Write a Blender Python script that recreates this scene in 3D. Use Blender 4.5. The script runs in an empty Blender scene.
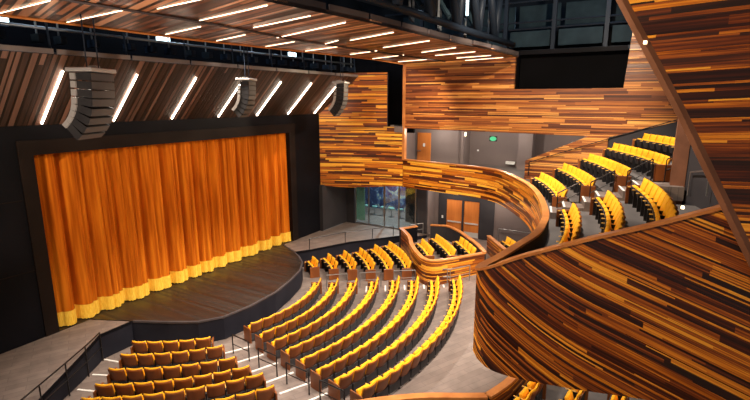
import bpy, bmesh, math, random
from mathutils import Vector, Matrix
random.seed(7)
S = 0.82                      # layout units -> metres (applied to everything at the end)
sc = bpy.context.scene
C = sc.collection
PI = math.pi

# ------------------------------------------------------------------ materials
def mat(name, col, rough=.6, metal=0., emit=None, es=0., spec=.5):
    m = bpy.data.materials.new(name); m.use_nodes = True
    b = m.node_tree.nodes['Principled BSDF']
    b.inputs['Base Color'].default_value = (*col, 1)
    b.inputs['Roughness'].default_value = rough
    b.inputs['Metallic'].default_value = metal
    b.inputs['Specular IOR Level'].default_value = spec
    if emit:
        b.inputs['Emission Color'].default_value = (*emit, 1)
        b.inputs['Emission Strength'].default_value = es
    return m

class NT:
    def __init__(s, m): s.t = m.node_tree; s.n = s.t.nodes; s.l = s.t.links
    def val(s, node, i, v):
        if hasattr(v, 'is_output'): s.l.new(v, node.inputs[i])
        else: node.inputs[i].default_value = v
    def math(s, op, a, b=0., c=0.):
        n = s.n.new('ShaderNodeMath'); n.operation = op
        s.val(n, 0, a); s.val(n, 1, b); s.val(n, 2, c)
        return n.outputs[0]
    def node(s, t, **k):
        n = s.n.new(t)
        for a, b in k.items(): setattr(n, a, b)
        return n
    def comb(s, x, y, z=0.):
        n = s.n.new('ShaderNodeCombineXYZ'); s.val(n, 0, x); s.val(n, 1, y); s.val(n, 2, z); return n.outputs[0]
    def ramp(s, f, stops, interp='LINEAR'):
        n = s.n.new('ShaderNodeValToRGB'); n.color_ramp.interpolation = interp
        e = n.color_ramp.elements
        e[0].position, e[0].color = stops[0][0], (*stops[0][1], 1)
        e[1].position, e[1].color = stops[-1][0], (*stops[-1][1], 1)
        for p, c in stops[1:-1]:
            q = e.new(p); q.color = (*c, 1)
        s.l.new(f, n.inputs[0]); return n.outputs[0]

def planks(name, w, length, pal, rough=.38, gap=.10, gapcol=(.008, .004, .002), bump=.35, uneven=.55, grain=.25):
    """wood laths from the UV map (in layout units): random tone for every board, thin dark joints"""
    m = mat(name, (.4, .2, .1), rough); t = NT(m); b = t.n['Principled BSDF']
    uv = t.node('ShaderNodeUVMap', uv_map='UVMap').outputs[0]
    sp = t.node('ShaderNodeSeparateXYZ'); t.l.new(uv, sp.inputs[0]); x, y = sp.outputs[0], sp.outputs[1]
    y2 = t.math('ADD', y, t.math('MULTIPLY', t.math('SINE', t.math('MULTIPLY', y, 2 * PI / (w * 4.3))), w * uneven))
    y2 = t.math('ADD', y2, t.math('MULTIPLY', t.math('SINE', t.math('MULTIPLY', y, 2 * PI / (w * 2.63))), w * uneven * .45))
    ys = t.math('DIVIDE', y2, w); row = t.math('FLOOR', ys); fr = t.math('FRACT', ys)
    wn = t.node('ShaderNodeTexWhiteNoise', noise_dimensions='1D'); t.l.new(row, wn.inputs['W'])
    r1 = wn.outputs['Value']
    xs = t.math('MULTIPLY_ADD', x, t.math('DIVIDE', t.math('MULTIPLY_ADD', r1, .9, .6), length), t.math('MULTIPLY', r1, 37.3))
    seg = t.math('FLOOR', xs); fx = t.math('FRACT', xs)
    w2 = t.node('ShaderNodeTexWhiteNoise', noise_dimensions='2D'); t.l.new(t.comb(row, seg), w2.inputs['Vector'])
    r2 = w2.outputs['Value']
    ns = t.node('ShaderNodeTexNoise', noise_dimensions='2D'); ns.inputs['Scale'].default_value = 1.
    ns.inputs['Detail'].default_value = 4
    t.l.new(t.comb(t.math('MULTIPLY_ADD', x, .45, t.math('MULTIPLY', r2, 50)), t.math('MULTIPLY', y, 1.6 / w)), ns.inputs['Vector'])
    f = t.math('ADD', r2, t.math('MULTIPLY', t.math('SUBTRACT', ns.outputs[0], .5), grain * 2))
    col = t.ramp(f, pal)
    g = t.math('LESS_THAN', fr, gap)
    g = t.math('MULTIPLY', g, .8 if gap < .2 else 1.)
    mx = t.node('ShaderNodeMix', data_type='RGBA'); t.l.new(g, mx.inputs[0]); t.l.new(col, mx.inputs[6]); mx.inputs[7].default_value = (*gapcol, 1)
    t.l.new(mx.outputs[2], b.inputs['Base Color'])
    h = t.math('SUBTRACT', t.math('MULTIPLY', r2, .6), g)
    bp = t.node('ShaderNodeBump'); bp.inputs['Strength'].default_value = bump; bp.inputs['Distance'].default_value = .02
    t.l.new(h, bp.inputs['Height']); t.l.new(bp.outputs[0], b.inputs['Normal'])
    t.l.new(t.math('MULTIPLY_ADD', r1, .25, rough - .1), b.inputs['Roughness'])
    return m

def noisy(name, c1, c2, scale=3., rough=.8, bump=0., detail=5, stretch=(1, 1, 1)):
    m = mat(name, c1, rough, spec=(.08 if max(c2) < .09 else .4)); t = NT(m); b = t.n['Principled BSDF']
    tc = t.node('ShaderNodeTexCoord'); mp = t.node('ShaderNodeMapping'); mp.inputs['Scale'].default_value = stretch
    t.l.new(tc.outputs['Object'], mp.inputs[0])
    ns = t.node('ShaderNodeTexNoise'); ns.inputs['Scale'].default_value = scale; ns.inputs['Detail'].default_value = detail
    t.l.new(mp.outputs[0], ns.inputs['Vector'])
    t.l.new(t.ramp(ns.outputs[0], [(.32, c1), (.68, c2)]), b.inputs['Base Color'])
    if bump:
        bp = t.node('ShaderNodeBump'); bp.inputs['Strength'].default_value = bump; bp.inputs['Distance'].default_value = .02
        t.l.new(ns.outputs[0], bp.inputs['Height']); t.l.new(bp.outputs[0], b.inputs['Normal'])
    return m

PAL = [(0., (.05, .008, .002)), (.2, (.13, .026, .004)), (.4, (.30, .068, .006)), (.6, (.56, .16, .010)), (.8, (.84, .33, .018)), (1., (.98, .55, .06))]
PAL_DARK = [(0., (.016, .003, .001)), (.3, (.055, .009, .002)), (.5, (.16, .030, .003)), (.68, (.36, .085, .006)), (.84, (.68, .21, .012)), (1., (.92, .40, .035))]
PAL_B = [(0., (.07, .014, .004)), (.3, (.19, .050, .012)), (.6, (.38, .12, .024)), (.85, (.62, .25, .05)), (1., (.80, .40, .10))]
PAL_CANOPY = [(0., (.015, .008, .006)), (.35, (.04, .021, .016)), (.7, (.085, .045, .033)), (1., (.19, .105, .08))]
PAL_CLOUD = [(0., (.015, .005, .002)), (.3, (.13, .040, .016)), (.6, (.34, .13, .055)), (1., (.62, .32, .17))]
M = dict(
    wood=planks('wood_laths', .078, 2.6, PAL, grain=.4),
    wood_far=planks('wood_laths_upper', .08, 3.2, PAL_B, rough=.42, grain=.4),
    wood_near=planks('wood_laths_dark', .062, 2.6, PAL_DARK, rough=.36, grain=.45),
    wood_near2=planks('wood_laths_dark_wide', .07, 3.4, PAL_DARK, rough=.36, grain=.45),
    canopy=planks('canopy_slats', .24, 14., PAL_CANOPY, rough=.5, gap=.34, bump=.6, uneven=.2),
    cloud=planks('cloud_slats', .27, 3.6, PAL_CLOUD, rough=.38, gap=.38, bump=.8, uneven=.2, gapcol=(.004, .002, .001)),
    cap=noisy('cap_wood', (.42, .14, .035), (.62, .25, .07), 2., .4),
    cap_dark=noisy('edge_wood', (.16, .065, .035), (.24, .10, .055), 2., .5),
    door=noisy('door_wood', (.50, .15, .03), (.62, .21, .045), 1.2, .45, stretch=(1, 3, .6)),
    black=noisy('black_wall_paint', (.003, .003, .0045), (.006, .006, .009), .6, .62),
    frame=noisy('portal_paint', (.009, .006, .0055), (.015, .010, .009), 1., .5),
    navy=noisy('dark_fascia_paint', (.012, .012, .018), (.02, .02, .028), 1., .6),
    grey=noisy('grey_wall_paint', (.16, .125, .12), (.19, .15, .142), .5, .75),
    greydark=noisy('dark_grey_paint', (.035, .033, .038), (.05, .046, .05), .5, .7),
    tech=noisy('technical_void_paint', (.004, .006, .009), (.010, .014, .021), .9, .8),
    techgrey=noisy('catwalk_panel_paint', (.012, .024, .036), (.022, .042, .058), 1.4, .6),
    steel=mat('dark_steel', (.014, .022, .038), .5, .2, spec=.2),
    steel_l=mat('bare_steel', (.28, .31, .35), .45, .6),
    rail=mat('rail_steel', (.03, .026, .026), .35, .6),
    railg=mat('grey_rail_steel', (.33, .32, .32), .35, .8),
    nosing=mat('white_nosing', (.80, .76, .72), .6),
    fabric=noisy('orange_fabric', (.90, .40, .006), (.97, .50, .012), 9., .85, .3),
    seatpan=noisy('seat_pan', (.038, .035, .038), (.055, .05, .053), 4., .55),
    shell=noisy('chair_plywood', (.17, .046, .010), (.26, .076, .016), 2.5, .42, stretch=(1, 1, .3)),
    arm=noisy('armrest_wood', (.70, .36, .06), (.80, .46, .10), 3., .45),
    metal=mat('chair_metal', (.02, .018, .02), .5, .5),
    bar=mat('satin_bar', (.55, .53, .5), .4),
    mull=mat('mullion', (.30, .30, .31), .35, .8),
    led=mat('led_strip', (1, 1, 1), .5, emit=(1, .80, .62), es=14.),
    led_far=mat('led_strip_warm', (1, 1, 1), .5, emit=(1, .66, .42), es=5.),
    lampblue=mat('cool_lamp', (1, 1, 1), .5, emit=(.70, .93, 1.), es=5.),
    lampwarm=mat('warm_lamp', (1, 1, 1), .5, emit=(1, .72, .4), es=6.),
    fasc=noisy('fascia_grey', (.16, .135, .13), (.22, .19, .18), 1., .55),
    void=noisy('masking_cloth', (.0015, .0015, .002), (.003, .003, .004), .6, .9),
    fasc_dark=noisy('fascia_dark_grey', (.05, .042, .045), (.075, .062, .064), 1., .6),
    array=noisy('speaker_grey', (.026, .025, .027), (.038, .036, .037), 3., .5),
    grille=mat('speaker_grille', (.06, .055, .056), .6, .2),
    spkedge=mat('speaker_pale', (.36, .34, .33), .5, .2),
    white=mat('white_plastic', (.8, .8, .78), .5),
    green=mat('exit_green', (.02, .30, .12), .5, emit=(.08, .75, .35), es=.55),
    frost=mat('pale_green_glass', (.25, .48, .44), .25),
)
def carpet():
    m = mat('grey_floor', (.2, .17, .15), .62); t = NT(m); b = t.n['Principled BSDF']
    tc = t.node('ShaderNodeTexCoord'); mp = t.node('ShaderNodeMapping'); mp.inputs['Rotation'].default_value = (0, 0, .5); mp.inputs['Scale'].default_value = (1, 1, 1)
    t.l.new(tc.outputs['Object'], mp.inputs[0])
    br = t.node('ShaderNodeTexBrick'); br.inputs['Scale'].default_value = 1.
    for k, v in (('Color1', (.185, .142, .125, 1)), ('Color2', (.235, .185, .162, 1)), ('Mortar', (.14, .11, .098, 1))): br.inputs[k].default_value = v
    br.inputs['Mortar Size'].default_value = .008; br.inputs['Brick Width'].default_value = 1.; br.inputs['Row Height'].default_value = .25
    t.l.new(mp.outputs[0], br.inputs['Vector'])
    ns = t.node('ShaderNodeTexNoise'); ns.inputs['Scale'].default_value = 2.2; ns.inputs['Detail'].default_value = 6
    t.l.new(tc.outputs['Object'], ns.inputs['Vector'])
    mx = t.node('ShaderNodeMix', data_type='RGBA', blend_type='MULTIPLY'); mx.inputs[0].default_value = .8
    t.l.new(br.outputs[0], mx.inputs[6]); t.l.new(t.ramp(ns.outputs[0], [(.3, (.72, .70, .70)), (.7, (1.12, 1.1, 1.08))]), mx.inputs[7])
    t.l.new(mx.outputs[2], b.inputs['Base Color'])
    return m
M['floor'] = carpet()
M['stage'] = planks('stage_boards', .16, 4., [(0., (.014, .009, .007)), (.5, (.018, .012, .009)), (1., (.022, .015, .011))], rough=.42, gap=.04, bump=.05, uneven=0, grain=.15)
M['balfloor'] = noisy('balcony_carpet', (.10, .088, .085), (.135, .12, .115), 1.5, .75)
def curtain_mat():
    m = mat('curtain_velvet', (.7, .2, .02), .9, spec=.05); t = NT(m); b = t.n['Principled BSDF']
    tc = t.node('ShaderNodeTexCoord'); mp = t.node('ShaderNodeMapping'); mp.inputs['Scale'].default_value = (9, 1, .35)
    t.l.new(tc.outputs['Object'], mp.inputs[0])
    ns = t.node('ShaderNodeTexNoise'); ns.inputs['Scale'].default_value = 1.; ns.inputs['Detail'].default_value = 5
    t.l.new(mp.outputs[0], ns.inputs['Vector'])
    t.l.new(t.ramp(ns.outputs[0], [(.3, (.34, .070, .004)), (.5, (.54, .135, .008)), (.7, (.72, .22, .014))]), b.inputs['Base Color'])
    b.inputs['Sheen Weight'].default_value = .0
    return m
M['curtain'] = curtain_mat()
M['fringe'] = noisy('fringe_yarn', (.80, .42, .02), (1., .68, .09), 14., .8, .8, stretch=(4, 4, .4))
def lobby_mat():
    m = mat('lobby_mural', (.02, .03, .06), .5); t = NT(m); b = t.n['Principled BSDF']
    tc = t.node('ShaderNodeTexCoord'); ns = t.node('ShaderNodeTexNoise'); ns.inputs['Scale'].default_value = 1.1; ns.inputs['Detail'].default_value = 5; ns.inputs['Distortion'].default_value = 1.5
    t.l.new(tc.outputs['Object'], ns.inputs['Vector'])
    t.l.new(t.ramp(ns.outputs[0], [(.3, (.012, .014, .04)), (.5, (.03, .045, .12)), (.58, (.10, .15, .26)), (.64, (.42, .45, .30)), (.72, (.05, .07, .10))]), b.inputs['Base Color'])
    return m
M['lobby'] = lobby_mat()
g = bpy.data.materials.new('clear_glass'); g.use_nodes = True; t = NT(g); t.n.clear()
gl = t.node('ShaderNodeBsdfGlossy'); gl.inputs['Roughness'].default_value = .02; gl.inputs['Color'].default_value = (.8, .9, .9, 1)
tr = t.node('ShaderNodeBsdfTransparent'); tr.inputs['Color'].default_value = (.86, .93, .92, 1)
ms = t.node('ShaderNodeMixShader'); ms.inputs[0].default_value = .08
t.l.new(tr.outputs[0], ms.inputs[1]); t.l.new(gl.outputs[0], ms.inputs[2])
ot = t.node('ShaderNodeOutputMaterial'); t.l.new(ms.outputs[0], ot.inputs[0]); M['glass'] = g

# ------------------------------------------------------------------ mesh helpers
def new():
    bm = bmesh.new(); bm.loops.layers.uv.new('UVMap'); return bm
def face(bm, pts, uvs=None):
    vs = [bm.verts.new(p) for p in pts]
    try: f = bm.faces.new(vs)
    except ValueError: return None
    if uvs:
        L = bm.loops.layers.uv.active
        for lp, q in zip(f.loops, uvs): lp[L].uv = q
    return f
def box(bm, x0, x1, y0, y1, z0, z1, rot=None, at=None):
    c = [Vector((x, y, z)) for z in (z0, z1) for x, y in ((x0, y0), (x1, y0), (x1, y1), (x0, y1))]
    if rot is not None: c = [rot @ v for v in c]
    if at is not None: c = [v + Vector(at) for v in c]
    v = [bm.verts.new(p) for p in c]
    for q in ((3, 2, 1, 0), (4, 5, 6, 7), (0, 1, 5, 4), (1, 2, 6, 5), (2, 3, 7, 6), (3, 0, 4, 7)): bm.faces.new([v[i] for i in q])
def tube(bm, pts, r, n=6):
    pts = [Vector(p) for p in pts]; rings = []
    for i, p in enumerate(pts):
        d = (pts[min(i + 1, len(pts) - 1)] - pts[max(i - 1, 0)]).normalized()
        a = d.cross(Vector((0, 0, 1)));
        if a.length < 1e-3: a = Vector((1, 0, 0))
        a.normalize(); b = d.cross(a)
        rings.append([bm.verts.new(p + (a * math.cos(2 * PI * k / n) + b * math.sin(2 * PI * k / n)) * r) for k in range(n)])
    for A, B in zip(rings, rings[1:]):
        for k in range(n): bm.faces.new((A[k], A[(k + 1) % n], B[(k + 1) % n], B[k]))
    bm.faces.new(rings[0][::-1]); bm.faces.new(rings[-1])
def prism(bm, poly, z0, z1, uvrot=0.):
    """vertical extrusion of a plan polygon; UV = plan coordinates turned by uvrot"""
    cs, sn = math.cos(uvrot), math.sin(uvrot)
    q = [(x * cs + y * sn, -x * sn + y * cs) for x, y in poly]
    a = face(bm, [(x, y, z1) for x, y in poly], q); b = face(bm, [(x, y, z0) for x, y in poly][::-1], q[::-1])
    n = len(poly)
    for i in range(n):
        p, r = poly[i], poly[(i + 1) % n]
        face(bm, [(*p, z0), (*r, z0), (*r, z1), (*p, z1)], [(0, z0), (1, z0), (1, z1), (0, z1)])
def plate_x(bm, outline, x0, x1, tilt=0.):
    """polygon given as (y,z) in the plane X=x0, extruded to x1. UV: u along -Y, v = z + tilt*u"""
    uv = [(-y, z + tilt * (-y)) for y, z in outline]
    face(bm, [(x0, y, z) for y, z in outline], uv); face(bm, [(x1, y, z) for y, z in outline][::-1], uv[::-1])
    n = len(outline)
    for i in range(n):
        p, r = outline[i], outline[(i + 1) % n]
        face(bm, [(x0, *p), (x0, *r), (x1, *r), (x1, *p)], [uv[i], uv[(i + 1) % n], uv[(i + 1) % n], uv[i]])
def obj(name, bm, m, parent=None, smooth=False, weld=False):
    if weld: bmesh.ops.remove_doubles(bm, verts=bm.verts, dist=1e-4)
    bmesh.ops.recalc_face_normals(bm, faces=bm.faces)
    me = bpy.data.meshes.new(name); bm.to_mesh(me); bm.free()
    if isinstance(m, str): m = M[m]
    me.materials.append(m)
    if smooth:
        for p in me.polygons: p.use_smooth = True
    o = bpy.data.objects.new(name, me); C.objects.link(o); o.parent = parent
    return o
def tag(o, label, cat, group=None):
    o['label'] = label; o['category'] = cat
    if group: o['group'] = group
    return o
def thing(name, label, cat, loc=(0, 0, 0), rz=0., group=None):
    o = bpy.data.objects.new(name, None); C.objects.link(o); o.location = loc; o.rotation_euler = (0, 0, rz)
    o.empty_display_size = .2
    return tag(o, label, cat, group)
def struct(name, bm, m, **k):
    o = obj(name, bm, m, **k)
    o['kind'] = 'structure'; return o
def bevel(bm, w, seg=2):
    bmesh.ops.bevel(bm, geom=list(bm.edges), offset=w, segments=seg, affect='EDGES', profile=.6)
ORD = ['first', 'second', 'third', 'fourth', 'fifth', 'sixth', 'seventh', 'eighth', 'ninth', 'tenth', 'eleventh', 'twelfth', 'thirteenth',
       'fourteenth', 'fifteenth', 'sixteenth', 'seventeenth', 'eighteenth', 'nineteenth', 'twentieth', 'twenty-first', 'twenty-second', 'twenty-third', 'twenty-fourth']

CX, CY = 17.5, 22.5
def zf(x, y):
    return min(max(-1.17 + .096 * (math.hypot(x - CX, y - CY) - 7.7), -1.17), -.22)
def pol(R, a):   # angle in degrees from the axis towards the rear of the house, positive to stage right wall (+X)
    return (CX + R * math.sin(math.radians(a)), CY - R * math.cos(math.radians(a)))

# ------------------------------------------------------------------ setting: floors
bm = new(); xs = [-1 + .5 * i for i in range(72)]; ys = [-7 + .5 * i for i in range(59)]
V = [[bm.verts.new((x, y, zf(x, y))) for y in ys] for x in xs]
for i in range(len(xs) - 1):
    for j in range(len(ys) - 1): bm.faces.new((V[i][j], V[i + 1][j], V[i + 1][j + 1], V[i][j + 1]))
struct('floor', bm, 'floor', smooth=True)

apron = [(9.2, 24.4), (9.2, 21.85), (11.05, 21.75), (11.95, 19.9), (12.7, 18.4), (13.4, 17.25), (14.35, 16.62), (15.9, 16.42), (17.8, 16.5), (19.5, 16.93), (21.1, 17.5), (22.25, 18.25), (23.0, 19.1), (23.6, 20.0), (24.2, 21.2), (24.5, 21.78), (26.1, 21.85), (26.1, 24.4)]
ap = thing('stage', 'dark polished stage floor with a curved front apron below the orange curtain', 'stage', (17.7, 19, -1.15))
def off(p): return (p[0] - 17.7, p[1] - 19)
bm = new(); prism(bm, [off(p) for p in apron], 0, 1.10); obj('apron_base', bm, 'navy', ap)
bm = new(); prism(bm, [off(p) for p in apron], 1.10, 1.15, PI / 2); obj('stage_deck', bm, 'stage', ap)
bm = new()
for a, b in zip(apron[3:15], apron[4:16]):
    a, b = off(a), off(b); d = Vector((b[0] - a[0], b[1] - a[1])).normalized(); n = Vector((d.y, -d.x)) * .05
    prism(bm, [(a[0] + n.x, a[1] + n.y), (b[0] + n.x, b[1] + n.y), (b[0] - n.x, b[1] - n.y), (a[0] - n.x, a[1] - n.y)], 1.08, 1.165)
obj('edge_trim', bm, 'fasc_dark', ap)

# side ramps of the stage
def ramp(name, poly, label, edge):
    t = thing(name, label, 'platform', (poly[0][0], poly[0][1], -1.15))
    q = [(x - poly[0][0], y - poly[0][1]) for x, y in poly]
    bm = new(); prism(bm, q, 0, 1.08); obj('fascia', bm, 'navy', t)
    bm = new(); prism(bm, q, 1.08, 1.15); obj('deck', bm, 'floor', t)
    bm = new()
    for a, b in zip(edge, edge[1:]):
        d = Vector((b[0] - a[0], b[1] - a[1])).normalized(); n = Vector((d.y, -d.x)) * .04
        prism(bm, [(a[0] + n.x - poly[0][0], a[1] + n.y - poly[0][1]), (b[0] + n.x - poly[0][0], b[1] + n.y - poly[0][1]),
                   (b[0] - n.x - poly[0][0], b[1] - n.y - poly[0][1]), (a[0] - n.x - poly[0][0], a[1] - n.y - poly[0][1])], 1.06, 1.17)
    obj('edge_trim', bm, 'black', t)
rampL = [(11.85, 19.9), (10.98, 21.75), (2.0, 21.75), (2.0, 13.6), (6.94, 17.3), (8.8, 18.65), (10.38, 19.88)]
ramp('side_stage', rampL, 'grey floored side stage ramp left of the curtain, along the black wall', [(11.85, 19.9), (10.38, 19.88), (8.8, 18.65), (6.94, 17.3), (2., 13.6)])
rampR = [(23.72, 20.0), (24.5, 19.4), (27.4, 18.05), (30.6, 15.7), (31.4, 14.6), (32.1, 14.1), (32.1, 21.45), (28.8, 21.45), (28.8, 21.75), (24.6, 21.75), (24.28, 21.2)]
ramp('side_stage', rampR, 'grey floored side stage in front of the glass lobby wall', [(23.65, 20.), (24.5, 19.4), (27.4, 18.05), (30.6, 15.7), (31.4, 14.6)])

# ------------------------------------------------------------------ proscenium wall, portal, curtain
bm = new()
box(bm, -6, 9.12, 21.8, 22.2, -1.2, 14)
box(bm, 26.2, 29.3, 21.8, 22.2, -1.2, 9.4)
box(bm, 9.12, 26.2, 21.8, 22.2, 8.4, 9.4)
struct('wall_stage', bm, 'black')
bm = new(); box(bm, 5, 31, 24.6, 24.8, -1.2, 14); struct('wall_stage_rear', bm, 'black')
bm = new()
for x0, x1, z0, z1 in ((9.12, 9.66, 0, 8.4), (25.55, 26.15, 0, 8.4), (9.66, 25.55, 7.8, 8.4)):
    box(bm, x0, x1, 21.72, 22.5, z0, z1)
struct('trim_1', bm, 'frame')
# panel seams on the black wall
bm = new()
for x in (2.5, 4.9, 7.0): box(bm, x, x + .03, 21.78, 21.8, 0, 9)
for z in (3., 6.): box(bm, -6, 9.1, 21.78, 21.8, z, z + .03)
struct('trim_2', bm, 'frame')

ct = thing('stage_curtain', 'closed pleated orange stage curtain filling the stage opening', 'curtain', (17.75, 22.22, 0))
def fold(x):
    a = math.sin(x * 2.75 + .8 * math.sin(x * .8)); b = math.sin(x * 6.3 + 1.6 * math.sin(x * 1.3) + .7)
    return -.46 * abs(a) ** .6 - .17 * abs(b) ** .6 + .30
def drape(z0, z1, dy, ripple=0., zig=0.):
    bm = new(); N = 520; cols = []
    for i in range(N + 1):
        x = -8.2 + 16.1 * i / N; col = []
        for j in range(5):
            z = z0 + (z1 - z0) * j / 4; s = 1.15 - .35 * z / 7.8
            y = fold(x) * s + ripple * math.sin(i * 2.1) * (1 - .6 * j / 4) + dy
            zz = z + (zig * (i % 3) * .5 if j == 0 else 0)
            if ripple == 0 and j == 0: zz = z + .0
            col.append(bm.verts.new((x, y, zz)))
        cols.append(col)
    for A, B in zip(cols, cols[1:]):
        for j in range(4): bm.faces.new((A[j], B[j], B[j + 1], A[j + 1]))
    return bm
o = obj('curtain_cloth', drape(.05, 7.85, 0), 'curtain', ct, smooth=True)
o = obj('fringe', drape(.02, .72, -.05, .018, .04), 'fringe', ct, smooth=True); o['label'] = 'yellow yarn fringe along the hem'

# ------------------------------------------------------------------ slanted canopy above the portal
cn = thing('acoustic_canopy', 'long slanted brown slatted canopy with light strips above the stage opening', 'canopy', (17.75, 21.8, 9.1))
bm = new()
A = [(-14., -0.02, -.1), (16.5, -0.02, -.1), (16.5, -2.73, 2.52), (-14., -2.73, 2.52)]
dz = Vector((0, .10, .10))
pa = [Vector(p) for p in A]; L = math.hypot(2.73, 2.62)
face(bm, pa, [(0, p.x) if i in (0, 1) else (L, p.x) for i, p in enumerate(pa)])
pb = [p + dz for p in pa]; face(bm, pb[::-1], [(0, p.x) for p in pb][::-1])
for i in range(4):
    j = (i + 1) % 4; face(bm, [pa[i], pa[j], pb[j], pb[i]], [(0, 0)] * 4)
obj('slatted_panel', bm, 'canopy', cn)
dirv = Vector((0, -2.4, 2.3)).normalized(); nrm = Vector((0, -2.3, -2.4)).normalized()
for i, X in enumerate((7.0, 10.11, 13.15, 16.26, 19.35, 22.44, 25.40, 28.38)):
    x = X - 17.75; bm = new()
    p0 = Vector((x, -.02, -.1)) + dirv * .12 + nrm * .03; p1 = p0 + dirv * 2.9
    tube(bm, [p0, p1], .05, 4); obj('light_strip', bm, 'led', cn)
fx = [-14 + 2.95 * i + .0 for i in range(11)]
for a in fx:
    bm = new(); box(bm, a + .06, min(a + 2.89, 16.5), -2.80, -2.74, 2.54, 2.71); obj('fascia_panel', bm, 'fasc', cn)
for a in fx:
    bm = new(); tube(bm, [(a, -2.5, 2.5), (a, -2.3, 5.2)], .04, 5); obj('hanger_rod', bm, 'steel', cn)

# ------------------------------------------------------------------ ceiling cloud over the house
cl = thing('ceiling_cloud', 'large brown slatted ceiling cloud with warm light strips above the seating', 'ceiling panel', (17.75, 12, 12.5))
cp = [(0, 17.35), (7.36, 17.3), (14.07, 17.15), (19.67, 16.4), (25.7, 15.6), (30.95, 15.75), (30.2, 12.06), (29.6, 7.35), (25.0, 7.62), (20.52, 8.13), (14.24, 8.48), (10.13, 8.97), (5, 9.4), (0, 9.8)]
q = [(x - 17.75, y - 12) for x, y in cp]
bm = new(); prism(bm, q, 0, .12, 1.27); obj('slatted_panel', bm, 'cloud', cl)
edge = q[7:]
for a, b in zip(edge, edge[1:]):
    n = max(1, round(math.hypot(a[0] - b[0], a[1] - b[1]) / 1.9))
    for k in range(n):
        p = [a[0] + (b[0] - a[0]) * (k + .03) / n, a[1] + (b[1] - a[1]) * (k + .03) / n]; r = [a[0] + (b[0] - a[0]) * (k + .95) / n, a[1] + (b[1] - a[1]) * (k + .95) / n]
        bm = new(); prism(bm, [p, r, (r[0], r[1] + .06), (p[0], p[1] + .06)], .02, .30); obj('fascia_panel', bm, 'fasc_dark', cl)
strips = [((9.0, 16.8), (8.7, 13.2)), ((12.9, 12.4), (12.1, 9.3)), ((9.0, 12.2), (8.7, 9.4)), ((14.9, 16.5), (14.2, 14.1)), ((18.3, 13.4), (17.5, 12.0)), ((17.63, 11.48), (16.51, 8.81)), ((20.79, 11.65), (19.57, 8.69)), ((10.93, 12.8), (10.23, 9.3)), ((15.41, 13.56), (13.67, 9.07)),
          ((7.13, 16.73), (6.97, 13.65)), ((22.94, 14.95), (22.08, 12.73)), ((25.97, 15.3), (24.84, 12.57)), ((23.91, 11.05), (22.72, 8.69)),
          ((25.9, 11.12), (25.1, 8.52)), ((28.1, 10.68), (27.6, 8.44)), ((30.0, 10.81), (29.3, 8.21)), ((12.5, 16.6), (11.9, 13.9)), ((17.6, 16.2), (16.9, 13.9)), ((28.8, 15.0), (28.2, 12.4)), ((20.2, 15.9), (19.5, 13.4))]
for a, b in strips:
    bm = new(); tube(bm, [(a[0] - 17.75, a[1] - 12, -.03), (b[0] - 17.75, b[1] - 12, -.015)], .013, 4); obj('light_strip', bm, 'led_far', cl)
bm = new(); tube(bm, [(-17, 5.1, -.03), (-3.7, 4.98, -.03), (1.9, 4.25, -.03), (8.0, 3.45, -.03), (13.1, 3.6, -.03)], .05, 5); obj('edge_trim', bm, 'cap', cl)
# joints across the cloud
bm = new(); tube(bm, [(-17, 1.2, -.03), (-6, 1.0, -.03), (-1, 1.3, -.03), (5, .9, -.03), (12.3, .2, -.03)], .05, 5); obj('joint_rail', bm, 'fasc_dark', cl)

# ------------------------------------------------------------------ technical void
bm = new(); box(bm, -6, 46, 24.85, 25.1, 9.4, 20); struct('wall_void_front', bm, 'tech')
bm = new(); box(bm, 40, 40.3, -20, 25, -1.2, 20); struct('wall_void_right', bm, 'tech')
bm = new(); box(bm, -6, 46, -20, 26, 19.8, 20); struct('ceiling', bm, 'tech')
def beam(name, pts, r, m, label, cat='beam', group=None, n=8):
    bm = new(); p0 = Vector(pts[0]); tube(bm, [Vector(p) - p0 for p in pts], r, n)
    o = obj(name, bm, m, smooth=True); o.location = p0; tag(o, label, cat, group); return o
# roof truss above the outer edge of the cloud
tt = thing('roof_truss', 'dark blue steel roof truss with thick diagonal members above the cloud edge', 'truss', (20, 8.3, 13.2))
bm = new(); tube(bm, [(-12, .9, .15), (-4, .35, .15), (2, .05, .1), (9.5, -.6, 0)], .17, 8); obj('bottom_chord', bm, 'steel', tt, smooth=True)
bm = new(); tube(bm, [(-12, .9, 4), (9.5, -.6, 4)], .2, 8); obj('top_chord', bm, 'steel', tt, smooth=True)
for i in range(7):
    x = -10 + i * 3.0
    for s in (-1, 1):
        bm = new(); tube(bm, [(x, .1, .2), (x + s * 1.35, .2, 4)], .22, 8); obj('diagonal', bm, 'steel', tt, smooth=True)
# catwalk behind the truss
cw = thing('catwalk', 'blue grey catwalk gantry with railings and hanging gear in the roof void', 'catwalk', (33, 6, 13.1))
bm = new(); box(bm, -.5, 1.4, -12, 12, -.12, .05); obj('deck', bm, 'steel', cw)
for y in range(-12, 12, 3):
    bm = new(); box(bm, -.55, -.48, y + .2, y + 2.7, .25, 1.2); obj('side_panel', bm, 'techgrey', cw)
    bm = new(); box(bm, -.7, -.45, y - .12, y + .12, -.7, 4.5); obj('post', bm, 'steel', cw)
    bm = new(); box(bm, -.56, -.50, y + .4, y + 2.5, -.32, -.12); obj('kick_plate', bm, 'techgrey', cw)
for z in (1.35, 1.75, 3.0):
    bm = new(); tube(bm, [(-.6, -12, z), (-.6, 12, z)], .06, 6); obj('rail', bm, 'steel', cw)
for y in range(-12, 12, 3):
    bm = new(); box(bm, 2.0, 2.1, y + .1, y + 2.8, 1.7, 3.2); obj('back_panel', bm, 'techgrey', cw)
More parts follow.
